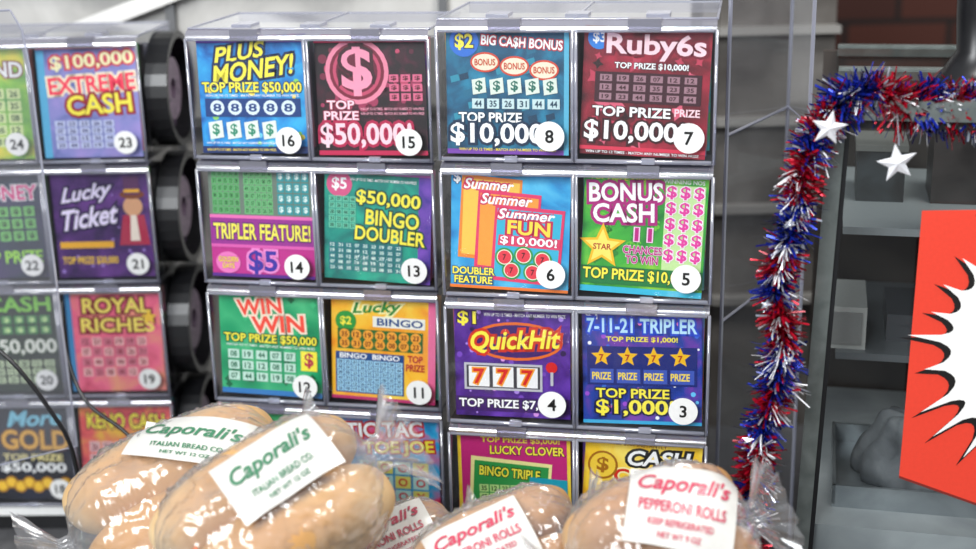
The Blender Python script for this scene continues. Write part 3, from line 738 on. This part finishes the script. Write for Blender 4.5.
# ------------------------------------------------------------ red burst sign
Ms = frame(930, 345, 1.135, 14)
def ls(px, py): return local(Ms, px, py)
b = MB(); q = [ls(*a) for a in [(922, 211), (1150, 208), (1130, 560), (899, 478)]]
q = [(a.x, 0, a.z) for a in q]
b.prism(q, (0, .0015, 0), ink('#e8432f', .35))
e_ = [Vector(a)+Vector((0, -.0002, 0)) for a in q]
b.prism([e_[3], e_[2], e_[2]+Vector((0, 0, .0022)), e_[3]+Vector((0, 0, .0022))], (0, .001, 0), ink('#7c241c'))
cc = ls(1054, 348); SP = 26
def burst(scale, y, mt, dx=0, dz=0):
    rnd = random.Random(5); tips = []
    for i in range(SP):
        a = 2*math.pi*(i+rnd.uniform(-.15, .15))/SP; tips.append((a, rnd.uniform(.098, .118)))
    vs = [(cc.x+dx, y, cc.z+dz)]
    for i in range(SP):
        a0, r0_ = tips[i]; a1, r1_ = tips[(i+1) % SP]
        if a1 < a0: a1 += 2*math.pi
        for k in range(7):
            t = k/7; a = a0+(a1-a0)*t; dip = (4*t*(1-t))**.45
            r = (r0_*(1-t)+r1_*t)*(1-dip)+dip*.080
            r = r+(scale)*(1.8 if k == 0 else 1)
            vs.append((cc.x+dx+r*math.cos(a), y, cc.z+dz+1.12*r*math.sin(a)))
    n = len(vs)-1
    b.add(vs, [(0, i+1, (i+1) % n+1) for i in range(n)], mt)
burst(.0032, -.0006, ink('#141010'), -.002, -.0030); burst(0, -.0012, ink('#f6f4f0', .35))
b.obj('starburst_sign', Ms)

# ------------------------------------------------------------ tinsel garland
def foil(h, r=.25, metal=.5):
    mt, n, l = newmat('foil_'+h.lstrip('#')); p = n['Principled BSDF']
    tc = n.new('ShaderNodeTexCoord'); nz = n.new('ShaderNodeTexNoise'); nz.inputs['Scale'].default_value = 200
    mx = n.new('ShaderNodeMixRGB'); mx.blend_type = 'MULTIPLY'; mx.inputs[0].default_value = .25; mx.inputs[1].default_value = lin(h)
    l.new(tc.outputs['Object'], nz.inputs['Vector']); l.new(nz.outputs['Fac'], mx.inputs[2]); l.new(mx.outputs[0], p.inputs['Base Color'])
    p.inputs['Metallic'].default_value = metal; p.inputs['Roughness'].default_value = r; return mt
FR, FB, FS, FW = foil('#c81430'), foil('#2238b8'), foil('#dfe4f0', .2, .7), ink('#f4f4f8', .3)
FR2, FB2 = foil('#6a0818'), foil('#0e1850')
GP = [(1040, 116, 1.10), (976, 112, 1.10), (935, 112, 1.10), (902, 106, 1.10), (878, 92, 1.10), (852, 94, 1.10), (826, 118, 1.10), (806, 162, 1.10), (797, 205, 1.10), (786, 245, 1.10), (776, 290, 1.11),
      (783, 335, 1.11), (776, 385, 1.12), (762, 430, 1.12), (753, 480, 1.12), (747, 520, 1.12), (738, 590, 1.12)]
path = spl([at(*g) for g in GP], 40)
g = MB(); g.tube(path, .0014, FB2, 5)
rn = random.Random(3)
def strip(p, t, dr, L, w, mt, curl):
    side = dr.cross(t).normalized() if rn.random() < .5 else (dr.cross(Vector((rn.random()-.5, rn.random()-.5, rn.random()-.5)))).normalized()
    cv = Vector((rn.uniform(-1, 1), rn.uniform(-1, 1), rn.uniform(-1, .3)))*curl
    vs = []
    for k in range(4):
        f = k/3; c_ = p+dr*L*f+cv*f*f*L; ww = side*w*.5*(1-.3*f); vs += [c_-ww, c_+ww]
    g.add(vs, [(0, 1, 3, 2), (2, 3, 5, 4), (4, 5, 7, 6)], mt)
def tinsel(path, dens, l0, l1):
    tot = 0
    for i in range(len(path)-1):
        p, q_ = path[i], path[i+1]; t = (q_-p); ln = t.length
        if ln < 1e-6: continue
        t.normalize(); a = t.cross(Vector((0, 1, 0))).normalized(); bb_ = t.cross(a)
        K = max(1, int(ln*dens))
        big = 1.25 if (p.x > .285) else 1.0
        for k in range(K):
            tot += ln/K; pp = p.lerp(q_, rn.random()); th = rn.uniform(0, 2*math.pi)
            dr = (a*math.cos(th)+bb_*math.sin(th)+t*rn.uniform(-.6, .6)).normalized()
            ph = (tot/.020) % 3; r_ = rn.random()
            base = [FR, FB, FR if int(tot/.06) % 2 else FB][int(ph)]; base = base if rn.random() < .6 else (FR2 if base is FR else FB2)
            mt = base if r_ < .76 else (FR if r_ < .84 else FB if r_ < .92 else FS)
            strip(pp, t, dr, rn.uniform(l0, l1)*big, rn.uniform(.0016, .0030), mt, .3)
    d_ = 0; nxt = .01
    for i in range(len(path)-1):
        d_ += (path[i+1]-path[i]).length
        if d_ > nxt:
            nxt += .020; p = path[i]; t = (path[i+1]-path[i]).normalized()
            bd = Vector((rn.uniform(-1, .8), -.55, rn.uniform(-.9, .3))).normalized()
            for k in range(15):
                dr = (bd+Vector((rn.uniform(-.45, .45), rn.uniform(-.3, .3), rn.uniform(-.45, .45)))).normalized()
                strip(p+dr*.009, t, dr, rn.uniform(.010, .021), .0012, FW if rn.random() < .7 else FS, .2)
tinsel(path, 17000, .010, .0205)
path2 = spl([at(1040, 84, 1.10), at(985, 94, 1.10), at(950, 98, 1.10), at(915, 92, 1.10)], 20)
tinsel(path2, 12000, .010, .017)
def star(c, R_, rot, mt=FW):
    c = Vector(c); vs = [c+Vector((0, -.003, 0))]
    for k in range(10):
        r = R_ if k % 2 == 0 else R_*.42; a_ = math.radians(rot+90+36*k); vs.append(c+Vector((r*math.cos(a_), -.2*r*math.sin(a_), r*math.sin(a_))))
    vs.append(c+Vector((0, .002, 0)))
    fs = []
    for k in range(10): fs += [(0, k+1, (k+1) % 10+1), (11, (k+1) % 10+1, k+1)]
    g.add(vs, fs, mt)
star(at(897, 163, 1.06), .0165, 12); star(at(829, 128, 1.06), .0150, -8)
g.tube([at(897, 110, 1.09), at(899, 145, 1.06)], .0005, FS, 4)
for px, py in [(790, 225), (766, 305), (790, 360), (748, 440), (741, 505)]: star(at(px, py, 1.075), .005, rn.uniform(0, 72), FS)
g.obj('tinsel_garland')

# ------------------------------------------------------------ light
def area(name, loc, tgt, size, en, col=(1, 1, 1)):
    ld = bpy.data.lights.new(name, 'AREA'); ld.energy = en; ld.size = size; ld.color = col
    o = bpy.data.objects.new(name, ld); COL.objects.link(o); o.location = loc
    o.rotation_euler = (Vector(tgt)-Vector(loc)).to_track_quat('-Z', 'Y').to_euler()
area('window_daylight', (-1.0, -2.2, 2.5), (0.05, 0, 1.1), 1.1, 88, (.95, .98, 1))
area('overhead_fill', (.6, -.4, 2.6), (.1, .1, 1.1), .5, 22, (1, .98, .95))  # added overhead fill lamp, brightens the back; stands for no fixture
w = bpy.data.worlds.new('world'); scene.world = w; w.use_nodes = True
bg = w.node_tree.nodes['Background']; bg.inputs[0].default_value = (.9, .94, 1, 1); bg.inputs[1].default_value = .42
